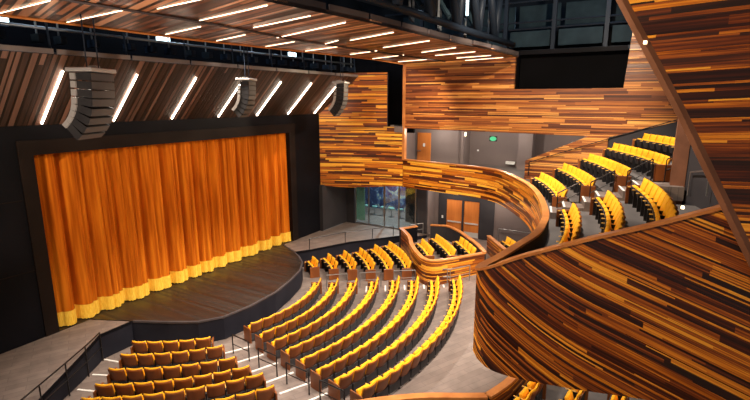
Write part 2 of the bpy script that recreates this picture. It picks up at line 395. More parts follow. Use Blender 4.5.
# light bars and stage gear in the gap over the canopy
for z, y in ((12.7, 20.6), (13.6, 21.4)):
    beam('lighting_bar', [(0, y, z), (32, y, z)], .06, 'steel_l', 'thin steel lighting pipe running across the dark gap over the canopy, ' + ('lower of two' if z < 13 else 'upper of two'), 'pipe')
rr = random.Random(3)
for i in range(22):
    x = 7.5 + i * 1.15 + rr.uniform(-.3, .3); l = rr.uniform(.8, 2.4)
    t = thing('stage_light', 'small dark stage lantern hanging from the pipe over the canopy', 'stage light', (x, 20.6, 12.7), 0, 'lanterns over the canopy')
    bm = new(); box(bm, -.12, .12, -.35, .2, -.55, -.25); obj('lamp_body', bm, 'steel', t)
    bm = new(); tube(bm, [(0, 0, -.3), (0, 0, l)], .035, 5); obj('hanger', bm, 'steel_l', t)
for x, z, n in ((9.2, 12.95, 'at the left picture edge'), (16.33, 12.98, 'between the canopy and cloud'), (26.36, 13.05, 'nearest the wooden wall')):
    t = thing('work_light', 'small cool white rectangular work light in the dark gap, ' + n, 'work light', (x, 21.9, z))
    bm = new(); box(bm, -.36, .36, -.05, .05, -.13, .13); obj('lens', bm, 'lampblue', t)
    bm = new(); box(bm, -.38, .38, .05, .25, -.16, .16); obj('housing', bm, 'steel', t)
    bm = new(); tube(bm, [(0, .15, .1), (0, .15, 3)], .04, 5); obj('hanger', bm, 'steel_l', t)
# gear cluster between truss members
for i, (x, y, z) in enumerate(((24.2, 10.2, 14.5), (27.3, 9.9, 14.5), (21.5, 10.5, 14.6), (30.0, 9.4, 14.3))):
    t = thing('follow_spot', 'pale grey lighting rig cluster among the truss diagonals, ' + ORD[i] + ' along the truss', 'lighting rig', (x, y, z), .3, None)
    bm = new(); box(bm, -.6, .6, -.05, .05, -.9, -.8); box(bm, -.6, .6, -.05, .05, .5, .6); box(bm, -.6, -.5, -.05, .05, -.9, 1.5); box(bm, .5, .6, -.05, .05, -.9, 1.5); obj('frame', bm, 'steel_l', t)
    for k in range(3):
        bm = new(); tube(bm, [(-.35 + .35 * k, 0, .5), (-.35 + .35 * k, -.25, .05), (-.35 + .35 * k, -.5, -.3)], .13, 8); obj('lamp_body', bm, 'techgrey', t)
t = thing('work_light', 'narrow bright cool tube light high among the truss members', 'work light', (26.1, 9.4, 14.6))
bm = new(); box(bm, -.06, .06, -.05, .05, -.1, .9); obj('tube', bm, 'lampblue', t)
bm = new(); box(bm, -.1, .1, .05, .15, -.2, 1.0); obj('housing', bm, 'steel', t)

# ------------------------------------------------------------------ wooden wall right of the stage (curved), ribbon of the balcony
def ribbon(bm, rows, thick=.28, tilt=None, cap=False):
    """rows: (x, y, ztop, zbot, T) with T the plank offset; outer face at the given points, inner face shifted to the other side"""
    n = len(rows); P = [Vector((r[0], r[1])) for r in rows]; N = []
    for i in range(n):
        d = (P[min(i + 1, n - 1)] - P[max(i - 1, 0)]).normalized(); N.append(Vector((-d.y, d.x)))
    u = 0; U = []
    for i in range(n):
        if i: u += (P[i] - P[i - 1]).length
        U.append(u)
    return P, N, U
def curve(pts, step=.35):
    """Catmull-Rom through tuples"""
    out = []
    for i in range(len(pts) - 1):
        p0, p1, p2, p3 = pts[max(i - 1, 0)], pts[i], pts[i + 1], pts[min(i + 2, len(pts) - 1)]
        n = max(1, int(math.hypot(p2[0] - p1[0], p2[1] - p1[1]) / step))
        for k in range(n):
            t = k / n
            out.append(tuple(.5 * ((2 * b) + (-a + c) * t + (2 * a - 5 * b + 4 * c - d) * t * t + (-a + 3 * b - 3 * c + d) * t ** 3) for a, b, c, d in zip(p0, p1, p2, p3)))
    out.append(pts[-1]); return out
def ribbon_parts(pts, side, thick=.22, capw=.25, ch=.07, tiltf=None):
    """returns bmeshes of outer planked face, inner face, cap. side=+1: body lies to the left of travel"""
    P, N, U = ribbon(None, pts)
    N = [n * side for n in N]
    Vv = [tiltf(u, pts[i]) if tiltf else 0 for i, u in enumerate(U)]
    outer, inner, cap = new(), new(), new()
    for i in range(len(pts) - 1):
        a, b = P[i], P[i + 1]; ia, ib = a + N[i] * thick, b + N[i + 1] * thick
        ta, tb, ba, bb = pts[i][2], pts[i + 1][2], pts[i][3], pts[i + 1][3]
        face(outer, [(a.x, a.y, ba), (b.x, b.y, bb), (b.x, b.y, tb), (a.x, a.y, ta)], [(U[i], ba + Vv[i]), (U[i + 1], bb + Vv[i + 1]), (U[i + 1], tb + Vv[i + 1]), (U[i], ta + Vv[i])])
        face(inner, [(ib.x, ib.y, bb), (ia.x, ia.y, ba), (ia.x, ia.y, ta), (ib.x, ib.y, tb)], [(0, 0)] * 4)
        face(inner, [(a.x, a.y, ba), (ia.x, ia.y, ba), (ib.x, ib.y, bb), (b.x, b.y, bb)], [(0, 0)] * 4)
        e = .04; ca, cb = a - N[i] * e, b - N[i + 1] * e; da, db = a + N[i] * (capw - e), b + N[i + 1] * (capw - e)
        face(cap, [(ca.x, ca.y, ta + ch), (cb.x, cb.y, tb + ch), (db.x, db.y, tb + ch), (da.x, da.y, ta + ch)])
        face(cap, [(ca.x, ca.y, ta), (cb.x, cb.y, tb), (cb.x, cb.y, tb + ch), (ca.x, ca.y, ta + ch)])
        face(cap, [(db.x, db.y, tb), (da.x, da.y, ta), (da.x, da.y, ta + ch), (db.x, db.y, tb + ch)])
        face(cap, [(ca.x, ca.y, ta), (da.x, da.y, ta), (db.x, db.y, tb), (cb.x, cb.y, tb)])
    for i in (0, len(pts) - 1):
        a = P[i]; ia = a + N[i] * thick
        face(inner, [(a.x, a.y, pts[i][3]), (ia.x, ia.y, pts[i][3]), (ia.x, ia.y, pts[i][2]), (a.x, a.y, pts[i][2])], [(0, 0)] * 4)
    return outer, inner, cap
wallA = curve([(29.1, 21.8, 8.1, 3.55), (29.7, 20.4, 8.1, 3.45), (30.35, 18.6, 8.1, 3.5), (30.8, 16.9, 8.1, 3.65), (31.0, 15.68, 8.1, 3.7)])
ou, inn, ca = ribbon_parts(wallA, 1); ca.free()
wr = struct('wall_right_front', ou, 'wood', weld=True, smooth=True); obj('wall_back', inn, 'greydark', wr)
up = [(x, y, 11.95, 8.1) for x, y, _, _ in wallA if y > 16.75]
ou, inn, ca = ribbon_parts(up, 1); ca.free(); obj('upper_boards', ou, 'wood', wr, weld=True, smooth=True); obj('wall_back', inn, 'greydark', wr)
bm = new(); box(bm, 30.9, 31.3, 15.7, 16.75, 7.7, 8.12); obj('ledge', bm, 'grey', wr)
bm = new(); box(bm, 32.3, 32.5, 15.4, 22, 7.6, 13.5); box(bm, 29.4, 32.5, 22, 22.2, 3.5, 14); struct('wall_slot', bm, 'black')

bal = [(31.0, 15.66, 5.72, 3.7), (30.5, 13.5, 5.72, 3.72), (30.1, 11.5, 5.72, 3.72), (29.7, 9.6, 5.72, 3.72), (28.75, 7.95, 5.72, 3.72), (26.3, 6.25, 5.72, 3.74), (24.3, 5.14, 5.72, 3.74), (21.7, 4.16, 5.72, 3.75),
       (18.6, 3.33, 5.72, 3.75), (16.87, 3.10, 5.70, 3.75), (15.5, 3.05, 5.70, 3.72), (14.06, 3.22, 5.70, 3.68), (12.7, 3.45, 5.66, 3.62), (11.9, 3.64, 5.64, 3.55), (11.38, 3.58, 5.68, 3.42), (11.12, 3.15, 5.90, 3.20),
       (11.12, 2.4, 6.30, 3.12), (11.12, 1.0, 6.93, 3.27), (11.12, -.15, 7.40, 3.45), (11.12, -1.3, 7.92, 3.6), (11.12, -3.2, 8.75, 3.8), (11.12, -6.5, 10.2, 4.1)]
balc = curve(bal, .25)
# plank slope: level along the far side, descending .287 per unit along the near side wall
def tf(u, p, acc={'u': 0, 'T': 0}):
    if u == 0: acc['u'] = acc['T'] = 0
    s = 0.0 if p[0] > 17 and p[1] > 3 else (.33 + .55 * min(1., max(0., (p[1] - .5) / 2.9)))
    acc['T'] += s * (u - acc['u']); acc['u'] = u
    return acc['T']
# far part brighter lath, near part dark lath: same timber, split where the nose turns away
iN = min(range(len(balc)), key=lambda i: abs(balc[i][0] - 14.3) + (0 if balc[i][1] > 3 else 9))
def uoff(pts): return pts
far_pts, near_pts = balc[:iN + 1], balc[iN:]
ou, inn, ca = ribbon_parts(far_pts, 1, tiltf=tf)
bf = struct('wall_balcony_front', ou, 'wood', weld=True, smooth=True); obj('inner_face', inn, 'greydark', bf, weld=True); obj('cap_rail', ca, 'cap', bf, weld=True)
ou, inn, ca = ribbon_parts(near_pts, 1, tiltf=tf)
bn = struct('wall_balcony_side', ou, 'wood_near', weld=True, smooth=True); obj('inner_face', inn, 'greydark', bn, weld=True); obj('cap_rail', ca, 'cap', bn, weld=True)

# upper wooden wall nearest the viewer, with its slanted edge
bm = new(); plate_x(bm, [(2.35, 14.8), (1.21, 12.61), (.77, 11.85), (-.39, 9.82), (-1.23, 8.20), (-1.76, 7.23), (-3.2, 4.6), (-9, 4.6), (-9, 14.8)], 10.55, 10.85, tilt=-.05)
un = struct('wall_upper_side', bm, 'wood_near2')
bm = new(); tube(bm, [(10.6, 2.35, 14.8), (10.6, 1.21, 12.61), (10.6, .77, 11.85), (10.6, -.39, 9.82), (10.6, -1.76, 7.23), (10.6, -3.2, 4.6)], .10, 6); obj('edge_trim', bm, 'cap_dark', un)
for i, (y, z) in enumerate(((.52, 11.5), (.60, 11.72))):
    o = bpy.data.objects.new('x', None); bpy.data.objects.remove(o)
bm = new(); box(bm, -.03, .03, -.03, .03, -.03, .03); bevel(bm, .01)
tag(obj('edge_light', bm, 'lampwarm'), 'tiny warm spot lamp on the slanted edge of the upper wooden wall', 'lamp').location = (10.52, .30, 11.05)
bm = new(); box(bm, -.03, .03, -.03, .03, -.03, .03); bevel(bm, .01)
tag(obj('edge_light', bm, 'lampwarm'), 'tiny warm lamp at the foot of the slanted wall edge, above the guard', 'lamp').location = (11.3, -.68, 7.86)

# far side wall (upper, wooden) with gallery recess
bm = new()
for pc in ([(15.7, 12.62), (15.7, 8.0), (7.9, 7.93), (7.9, 12.62)], [(7.9, 10.68), (7.9, 7.93), (3.33, 7.88), (1.72, 7.88), (1.72, 10.68)],
           [(1.72, 10.68), (1.72, 4.4), (-9, 4.4), (-9, 13.8), (1.55, 13.8)], [(1.72, 7.88), (3.33, 7.88), (6.9, 6.2), (6.9, 4.4), (1.72, 4.4)]):
    plate_x(bm, pc, 31.05, 31.3)
ws = struct('wall_right', bm, 'wood_far')
bm = new(); box(bm, 30.98, 31.32, 15.55, 15.75, 5.7, 12.6); obj('jamb', bm, 'cap', ws)
bm = new()
prism(bm, [(30.75, 6.9), (31.05, 6.9), (31.05, -9), (30.75, -9)], 4.9, 5.0)
bm.free()
bm = new(); plate_x(bm, [(2.2, 7.88), (-.85, 8.78), (-6, 10.3), (-6, 6.5), (2.2, 6.5)], 30.9, 31.04); struct('trim_3', bm, 'greydark')
bm = new(); box(bm, 34.6, 34.8, -6, 9, 10, 14.5); struct('wall_booth', bm, 'void')
bm = new(); box(bm, 31.1, 34.6, 1.6, 7.9, 10.55, 10.66); box(bm, 31.3, 34.6, 7.9, 8.1, 10.6, 13); box(bm, 31.06, 31.2, 1.7, 7.85, 12.75, 13.0); struct('trim_4', bm, 'black')
bm = new(); box(bm, 31.9, 32.0, 1.7, 7.8, 10.7, 12.9); struct('window_1', bm, 'void')
# masking panel seams in the booth opening
# gallery recess
bm = new(); box(bm, 35.0, 35.2, 12.5, 16.6, 4.6, 8.2); box(bm, 34.7, 36.4, 12.4, 12.6, 4.6, 8.2); box(bm, 36.2, 36.4, 1.5, 12.4, 4.6, 8.2); box(bm, 31.1, 36.4, 16.6, 16.8, 4.6, 8.2)
box(bm, 31.3, 36.4, 1.3, 1.5, 4.6, 8.2)
struct('wall_gallery', bm, 'grey')
bm = new(); box(bm, 35.2, 36.3, 7.4, 8.4, 4.9, 8.1); struct('trim_5', bm, 'grey')
bm = new(); box(bm, 31.3, 36.4, 1.4, 16.8, 8.0, 8.2); struct('ceiling_gallery', bm, 'greydark')
d = thing('door_1', 'single orange wooden door with a small white sign, in the upper gallery', 'door', (34.98, 16.35, 5.0)); del d['category']; del d['label']; d['kind'] = 'structure'
bm = new(); box(bm, -.06, 0, -1.15, 0, 0, 2.45); obj('door_leaf', bm, 'door', d)
bm = new(); box(bm, -.09, -.06, -.66, -.50, 1.35, 1.62); obj('sign', bm, 'white', d)
bm = new(); box(bm, -.12, -.06, -.16, -.06, .95, 1.05); box(bm, -.14, -.11, -.34, -.06, .98, 1.03); obj('door_handle', bm, 'railg', d)
def disc(r, n=16, x=-.04):
    bm = new(); face(bm, [(x, r * math.cos(2 * PI * k / n) * 1.5, r * math.sin(2 * PI * k / n)) for k in range(n)])
    g = bmesh.ops.extrude_face_region(bm, geom=list(bm.faces)); bmesh.ops.translate(bm, vec=(-x, 0, 0), verts=[v for v in g['geom'] if isinstance(v, bmesh.types.BMVert)]); return bm
t = thing('exit_sign', 'small green exit sign on the grey gallery wall', 'exit sign', (36.15, 10.55, 7.1))
obj('sign_face', disc(.17), 'green', t)
bm = new(); box(bm, 0, .05, -.3, .3, -.2, .2); obj('sign_back', bm, 'greydark', t)
bm = new(); box(bm, -.06, 0, -.14, .14, -.14, .14); tag(obj('wall_lamp', bm, 'lampwarm'), 'small white lamp high on the grey gallery wall', 'lamp').location = (35.0, 12.45, 7.45)
bm = new(); box(bm, -.06, 0, -.06, .06, -.06, .06); tag(obj('wall_switch', bm, 'white'), 'tiny white switch plate halfway up the grey gallery wall', 'switch').location = (36.15, 13.9 - 2.2, 6.15)
bm = new(); box(bm, -.25, 0, -.34, .34, -.1, .1); tag(obj('wall_box', bm, 'white'), 'white wall box low on the gallery wall beside the pillar', 'box').location = (36.15, 9.1, 5.35)

# ------------------------------------------------------------------ balcony slab and tiers
ins = [(x, y + (.06 if y < 3.4 else 0)) for x, y, _, _ in balc[::3] if y > 3.0]
slab = [(p[0] + (.12 if p[1] > 6 else 0), p[1] - .12) for p in ins] + [(11.3, 2.5), (11.3, -8), (31.0, -8), (31.0, 6.3), (36.2, 6.3), (36.2, 16.5), (31.3, 16.5), (31.2, 15.6)]
bm = new(); prism(bm, slab, 4.5, 5.0); struct('floor_balcony', bm, 'balfloor')
bm = new(); prism(bm, slab, 3.80, 4.4); struct('ceiling_stalls', bm, 'grey')
TIER = [(5.0, 19.6), (5.55, 20.75), (6.10, 22.05), (6.65, 23.45), (7.35, 24.85), (8.0, 26.3)]
TIERC = [(5.0, 20.0), (5.55, 21.35), (6.10, 22.6), (6.65, 24.0), (7.35, 25.3), (8.0, 26.8)]
def ring(z0, z1, r0, r1, a0, a1, sw=0.):
    bm = new(); n = 14
    cl = lambda p: (min(max(p[0], 11.5), 31.0), max(p[1], -7.9))
    A = [cl(pol(r0 + sw * (-3 - (a0 + (a1 - a0) * k / n)), a0 + (a1 - a0) * k / n)) for k in range(n + 1)]; B = [cl(pol(r1, a0 + (a1 - a0) * k / n)) for k in range(n + 1)]
    for k in range(n):
        for z, f in ((z1, 1), (z0, -1)): face(bm, [(*A[k], z), (*A[k + 1], z), (*B[k + 1], z), (*B[k], z)][::f], [(0, 0)] * 4)
        face(bm, [(*A[k], z0), (*A[k + 1], z0), (*A[k + 1], z1), (*A[k], z1)], [(0, 0)] * 4)
    for k in (0, n): face(bm, [(*A[k], z0), (*B[k], z0), (*B[k], z1), (*A[k], z1)], [(0, 0)] * 4)
    return bm
TF = [5.0, 5.55, 6.1, 6.65, 7.2, 7.8]
fi = 1
for k in range(1, 6):
    rf = TIER[k][1] - .55; rc = TIERC[k][1] - .62
    struct('floor_tier_%d' % (2 * k - 1), ring(5.0, TF[k], rf, 29, 13.0, 32.5), 'balfloor')
    if k < 3: struct('floor_tier_%d' % (2 * k), ring(5.0, TF[k], rc, 24.6 if k < 2 else 24.55, -22, 8.6, .05), 'balfloor')
    if k > 3: continue
    # steps in the aisle between both blocks
    st = thing('aisle_step', 'pair of grey aisle steps with white nosings below the %s raised row of the balcony' % ORD[k - 1], 'steps', (*pol(rf - .3, 12.0), TF[k - 1]), math.radians(12.))
    for j in range(2):
        bm = new(); box(bm, -.62, .62, -1.6, .55 - .5 * j, 0 if j == 0 else .28, .275 * (j + 1)); obj('tread', bm, 'floor', st)
        bm = new(); box(bm, -.62, .62, .48 - .5 * j, .565 - .5 * j, .275 * (j + 1), .275 * (j + 1) + .02); obj('nosing', bm, 'nosing', st)
# lower wood dado along the wall rows: end wall and vomitory wall
bm = new(); box(bm, 22.2, 22.8, -1.3, -.8, 5, 9.3); struct('trim_6', bm, 'cap_dark')
bm = new(); prism(bm, [(22.3, -1.3), (20, -2.0), (17.5, -2.3), (12.3, -2.2), (12.3, -2.5), (17.5, -2.6), (20, -2.3), (22.6, -1.6)], 5, 9.2); struct('wall_vomitory', bm, 'greydark')
def rail(name, label, posts, zb, h, m='rail', mids=(.5,), group=None, hooks=False):
    p0 = Vector((*posts[0], zb[0])); t = thing(name, label, 'railing', p0, 0, group)
    tops = [Vector((*p, z + h)) - p0 for p, z in zip(posts, zb)]
    bm = new(); tube(bm, tops, .03, 6); obj('handrail', bm, m, t)
    for f in mids:
        bm = new(); tube(bm, [Vector((q.x, q.y, q.z - h * (1 - f))) for q in tops], .02, 5); obj('mid_rail', bm, m, t)
    for q in tops:
        bm = new(); tube(bm, [q, Vector((q.x, q.y, q.z - h))], .028, 6); obj('post', bm, m, t)
    return t
rail('handrail', 'grey handrail on the dark wall beside the balcony pillar', [(21.6, -1.4), (20.0, -1.85), (18.0, -2.1)], [6.4, 6.7, 7.0], .9, 'railg', mids=())
for k in range(1, 5):
    a, b = pol(TIER[k][1] - 1.1, 13.3), pol(TIER[k][1] - .2, 13.3)
    rail('aisle_rail', 'dark metal aisle handrail beside the steps of balcony row %s' % ORD[k], [a, b], [TF[k - 1], TF[k]], .95)
rail('wall_rail', 'long sloping dark handrail on the wooden wall above the balcony rows', [(30.85, 6.6), (30.85, 2.2), (30.85, -1.6)], [5.3, 6.95, 8.3], .85, mids=())

# ------------------------------------------------------------------ lower right: doors, glass, walls
bm = new(); box(bm, 33.5, 33.7, -8, 10.55, -1.2, 4.2); box(bm, 33.5, 33.7, 13.15, 14.3, -1.2, 4.2); box(bm, 33.5, 33.7, 10.5, 13.2, 2.75, 4.2); box(bm, 32.3, 33.7, 14.15, 14.35, -1.2, 4.2); struct('wall_right_lower', bm, 'grey')
bm = new(); box(bm, 33.42, 33.5, 13.1, 13.75, -.2, 3.0); box(bm, 33.42, 33.5, 9.4, 10.5, -.2, 3.0); box(bm, 33.42, 33.55, 10.5, 13.1, 2.6, 3.0); box(bm, 33.40, 33.55, 11.72, 11.86, -.2, 2.6); struct('trim_7', bm, 'greydark')
for i, (y0, y1) in enumerate(((11.86, 13.1), (10.5, 11.72))):
    d = thing('door_%d' % (i + 2), '', '', (33.5, y0, -.2)); del d['category']; del d['label']; d['kind'] = 'structure'; w = y1 - y0
    bm = new(); box(bm, 0, .08, 0, w, 0, 2.8); obj('door_leaf', bm, 'door', d)
    bm = new(); box(bm, -.08, -.02, .08, w - .08, 1.05, 1.15); obj('panic_bar', bm, 'bar', d)
    bm = new(); box(bm, -.01, 0, .06, w - .06, .02, .42); obj('kick_plate', bm, 'bar', d)
bm = new(); box(bm, -.04, 0, -.06, .06, -.1, .1); tag(obj('wall_switch', bm, 'white'), 'small white switch plate left of the lower orange double doors', 'switch').location = (33.4, 13.4, 1.2)
rail('wall_rail', 'grey handrail along the grey wall under the balcony', [(33.3, 9.0), (33.3, 6.2), (33.3, 4.0)], [-.2, -.2, -.2], 1.05, 'railg', mids=())
# dark panels by the stage
bm = new(); box(bm, 28.9, 32.4, 21.5, 21.8, 0, 3.6); struct('wall_side_stage', bm, 'greydark')
bm = new(); box(bm, 32.2, 32.4, 20.7, 21.6, 0, 3.9); box(bm, 32.15, 32.4, 14.2, 15.0, 0, 3.9); box(bm, 32.2, 32.4, 14.2, 21.6, 3.45, 4.4); struct('wall_lobby', bm, 'greydark')
w = thing('window_2', '', '', (32.25, 18, 0)); del w['category']; del w['label']; w['kind'] = 'structure'
for y in (20.6, 19.35, 17.9, 16.6, 15.15):
    bm = new(); box(bm, -.05, .05, y - 18 - .05, y - 18 + .05, 0, 3.5); obj('mullion', bm, 'mull', w)
bm = new(); box(bm, -.01, .01, -2.9, 2.6, .02, 3.45); obj('pane', bm, 'glass', w)
for y0, y1 in ((1.75, 2.55), (-3.35, -2.95)):
    bm = new(); box(bm, .04, .06, y0, y1, .3, 3.4); obj('frosted_pane', bm, 'frost', w)
bm = new(); box(bm, -.06, .06, -2.9, 2.6, 0, .12); obj('sill', bm, 'mull', w)
# lobby behind the glass
bm = new(); box(bm, 38.0, 38.2, 13, 26, -.2, 5); struct('wall_lobby_rear', bm, 'lobby')
bm = new(); box(bm, 32.4, 38.2, 13, 26, -.25, -.02); struct('floor_lobby', bm, 'floor')
bm = new(); box(bm, 34.8, 35.0, 14, 17.3, 0, 4.4); struct('wall_lobby_side', bm, 'greydark')
for i in range(5):
    t = thing('bar_stool', 'pale bar stool in the lobby behind the glass wall', 'stool', (35.6, 18.2 + i * .85, -.02), 0, 'stools behind the glass')
    bm = new(); tube(bm, [(0, 0, .72), (0, 0, .82)], .24, 12); obj('seat', bm, 'frost', t)
    bm = new(); tube(bm, [(0, 0, 0.02), (0, 0, .72)], .03, 6); obj('pole', bm, 'mull', t)
    bm = new(); tube(bm, [(0, 0, 0), (0, 0, .04)], .2, 12); obj('base', bm, 'mull', t)

# ------------------------------------------------------------------ seat boxes with wooden guards
def guard(name, label, pts, ztop, zbot, parts_mat='wood', side=1, thick=.18, closed=False):
    c = curve([(x, y, ztop, zbot) for x, y in pts], .3)
    p0 = Vector((pts[0][0], pts[0][1], zbot)); t = thing(name, label, 'low wall', p0)
    ou, inn, ca = ribbon_parts(c, side, thick, .26, .08)
    for b in (ou, inn, ca): bmesh.ops.translate(b, vec=-p0, verts=b.verts)
    obj('outer_boards', ou, parts_mat, t, weld=True, smooth=True); obj('inner_face', inn, 'greydark', t, weld=True); obj('cap_rail', ca, 'cap', t, weld=True)
    return t
guard('box_guard', 'curved wooden guard around the raised seating box right of the stage', [(29.3, 14.9), (28.5, 14.15), (27.6, 13.45), (26.4, 12.75), (25.2, 11.85), (24.2, 10.9), (24.05, 10.2), (24.75, 9.5), (25.9, 8.75), (27.05, 8.0)], .9, -.9)
guard('box_guard', 'dark curved rear guard of the raised box, beside the double doors', [(27.05, 7.95), (28.5, 8.95), (29.7, 10.0), (30.9, 11.1), (31.7, 12.3), (31.35, 13.5)], .95, -.9, side=1)
BOXF = [(27.3, 13.2), (26.4, 12.6), (25.3, 11.7), (24.35, 10.8), (24.25, 10.2), (25.0, 9.5), (26.0, 8.9), (27.1, 8.2), (28.5, 9.1), (29.7, 10.2), (30.8, 11.3), (31.5, 12.4), (31.2, 13.3), (29.5, 14.0)]
bm = new(); prism(bm, BOXF, -.8, 0.0); struct('floor_box_right', bm, 'floor')
guard('box_guard', 'small wooden guard of the rear box under the balcony', [(30.6, 9.0), (29.3, 8.05), (27.9, 7.0), (27.3, 6.3), (28.2, 5.7)], .95, -.9)
bm = new(); prism(bm, [(30.5, 8.8), (27.6, 6.4), (28.2, 5.7), (29, 3.5), (33.3, 4), (33.3, 7.5)], -.8, 0.); struct('floor_box_rear', bm, 'floor')
guard('box_guard', 'orange wooden guard at the bottom edge of the picture, before the rear seats', [(10.4, 7.6), (11.2, 6.75), (11.9, 5.95), (12.45, 5.2), (12.9, 4.4), (13.35, 3.65)], .75, -.9, side=1)
guard('box_guard', 'orange capped wooden guard passing under the near balcony wall', [(13.4, 3.6), (14.1, 3.35), (14.9, 3.15), (16.5, 2.95), (18.5, 3.0)], .75, -.9, side=1)
bm = new(); prism(bm, [(10.2, 7.3), (11.8, 5.8), (12.7, 4.4), (13.3, 3.5), (14.9, 3.0), (18.5, 2.8), (18.5, -4), (10.2, -4)], -.8, 0.0); struct('floor_box_left', bm, 'balfloor')
guard('box_guard', 'short dark guard with orange cap at the top of the front right seats', [(29.35, 14.95), (30.6, 14.2)], .9, -.9, 'black')

# ------------------------------------------------------------------ theatre chair
PITCH = .672
def chair_parts():
    P = {}
    # backrest cushion: padded, curved, slightly winged
    def shell(y0, th, w, z0, z1, lean, wing, top):
        bm = new(); nx, nz = 6, 5; F, B = [], []
        for j in range(nz + 1):
            rf, rb = [], []
            for i in range(nx + 1):
                s = -1 + 2 * i / nx; t = j / nz
                ww = w * (1 - .06 * (1 - t)); z = z0 + (z1 - z0) * t + (top * s * s if j == nz else 0)
                y = y0 - lean * t + wing * s * s
                pad = th * (1 - .62 * abs(s) ** 4) * (1 - .66 * t ** 3)
                rf.append(bm.verts.new((s * ww, y + pad, z))); rb.append(bm.verts.new((s * ww, y, z)))
            F.append(rf); B.append(rb)
        for j in range(nz):
            for i in range(nx):
                bm.faces.new((F[j][i], F[j][i + 1], F[j + 1][i + 1], F[j + 1][i])); bm.faces.new((B[j][i + 1], B[j][i], B[j + 1][i], B[j + 1][i + 1]))
        for j in range(nz):
            bm.faces.new((F[j][0], F[j + 1][0], B[j + 1][0], B[j][0])); bm.faces.new((F[j + 1][nx], F[j][nx], B[j][nx], B[j + 1][nx]))
        for i in range(nx):
            bm.faces.new((F[nz][i], F[nz][i + 1], B[nz][i + 1], B[nz][i])); bm.faces.new((F[0][i + 1], F[0][i], B[0][i], B[0][i + 1]))
        return bm
    P['backrest'] = (shell(-.235, .12, .305, .42, 1.01, .13, .06, .03), 'fabric')
    P['back_shell'] = (shell(-.27, .03, .312, .44, .99, .15, .06, .03), 'shell')
    # tip-up seat: cushion folded up in front of the backrest, dark pan to the front
    rt = Matrix.Rotation(math.radians(-16), 3, 'X')
    bm = new(); box(bm, -.275, .275, -.065, .055, 0, .36, rt, (0, -.04, .41)); bevel(bm, .045, 2); P['seat'] = (bm, 'fabric')
    bm = new(); box(bm, -.28, .28, .04, .10, -.08, .33, rt, (0, -.04, .41)); bevel(bm, .028, 2); P['seat_pan'] = (bm, 'seatpan')
    bm = new(); box(bm, -.30, .30, -.27, -.16, .10, .45); bevel(bm, .02, 1); P['pan_shade_block'] = (bm, 'seatpan')  # dark block added for the shade and pan below the back shell
    return P
def arm_bm(x):
    bm = new(); box(bm, x - .022, x + .022, -.1, .24, .64, .675); bevel(bm, .012, 1); return bm
def stand_bm(x):
    bm = new(); box(bm, x - .02, x + .02, -.22, .16, .02, .64); box(bm, x - .05, x + .05, -.26, .16, 0, .03); return bm
def panel_bm(x):
    bm = new(); box(bm, x - .03, x + .03, -.36, .27, .0, .72); bevel(bm, .015, 1); return bm
src = {}
for k, (bm, m) in chair_parts().items():
    o = obj(k, bm, m, smooth=(k in ('backrest', 'back_shell', 'seat'))); src[k] = o
src['armrest'] = obj('armrest', arm_bm(-PITCH / 2), 'arm'); src['stand'] = obj('stand', stand_bm(-PITCH / 2), 'metal')
src['armrest_r'] = obj('armrest', arm_bm(PITCH / 2), 'arm'); src['stand_r'] = obj('stand', stand_bm(PITCH / 2), 'metal')
src['panel_l'] = obj('end_panel', panel_bm(-PITCH / 2 - .03), 'shell'); src['panel_r'] = obj('end_panel', panel_bm(PITCH / 2 + .03), 'shell')
def make_chair(x, y, z, rz, label, group, left_end, right_end):
    t = thing('theatre_chair', label, 'chair', (x, y, z), rz, group)
    ks = ['backrest', 'back_shell', 'pan_shade_block', 'seat', 'seat_pan', 'armrest', 'stand']
    if right_end: ks += ['armrest_r', 'stand_r', 'panel_r']
    if left_end: ks += ['panel_l']
    for k in ks:
        c = src[k].copy(); C.objects.link(c); c.parent = t
        c.name = src[k].data.name.split('.')[0]
    return t
def row(A, B, Rr, n, zt, block, rowname, group, zfun=None, skip=(), frm='the aisle', rev=False, zfix=None):
    """A -> B endpoints of the tops of the backs (A at the -X end), arc bulging away from the stage with radius Rr"""
    a, b = Vector(A[:2]), Vector(B[:2]); ch = b - a; c = ch.length; m = (a + b) / 2
    nrm = Vector((-ch.y, ch.x)).normalized()
    if nrm.dot(Vector((CX, CY)) - m) < 0: nrm = -nrm
    h = math.sqrt(max(Rr * Rr - c * c / 4, 0)); O = m + nrm * h
    a0 = math.atan2(a.y - O.y, a.x - O.x); a1 = math.atan2(b.y - O.y, b.x - O.x)
    if a1 - a0 > PI: a1 -= 2 * PI
    if a0 - a1 > PI: a0 -= 2 * PI
    if n is None: n = round(abs(a1 - a0) * Rr / PITCH)
    for i in range(n):
        if i in skip: continue
        t = a0 + (a1 - a0) * (i + .5) / n
        p = O + Vector((math.cos(t), math.sin(t))) * (Rr - .33)
        rz = math.atan2(-math.sin(t), -math.cos(t)) - PI / 2
        z = zfix if zfix is not None else zf(p.x, p.y)
        k = (n - 1 - i) if rev else i
        make_chair(p.x, p.y, z, rz, 'orange upholstered theatre chair, %s from %s, %s row of %s' % (ORD[k], frm, rowname, block), group, i == 0, i == n - 1)
CEN = [((14.45, 15.22), (21.02, 15.89)), ((13.94, 13.99), (21.42, 14.95)), ((13.53, 12.91), (21.73, 13.85)), ((13.19, 11.81), (22.23, 12.74)),
       ((12.77, 10.69), (22.72, 11.64)), ((12.33, 9.60), (23.0, 10.59)), ((12.03, 8.56), (23.3, 9.51)), ((11.76, 7.45), (23.78, 8.41))]
for k, (A, B) in enumerate(CEN):
    A = tuple(Vector(A) + (Vector(B) - Vector(A)).normalized() * .25)
    row(A, B, 7.8 + 1.13 * k, None, 0, 'the curved centre block', ORD[k], 'chairs in the curved centre block', frm='left aisle')
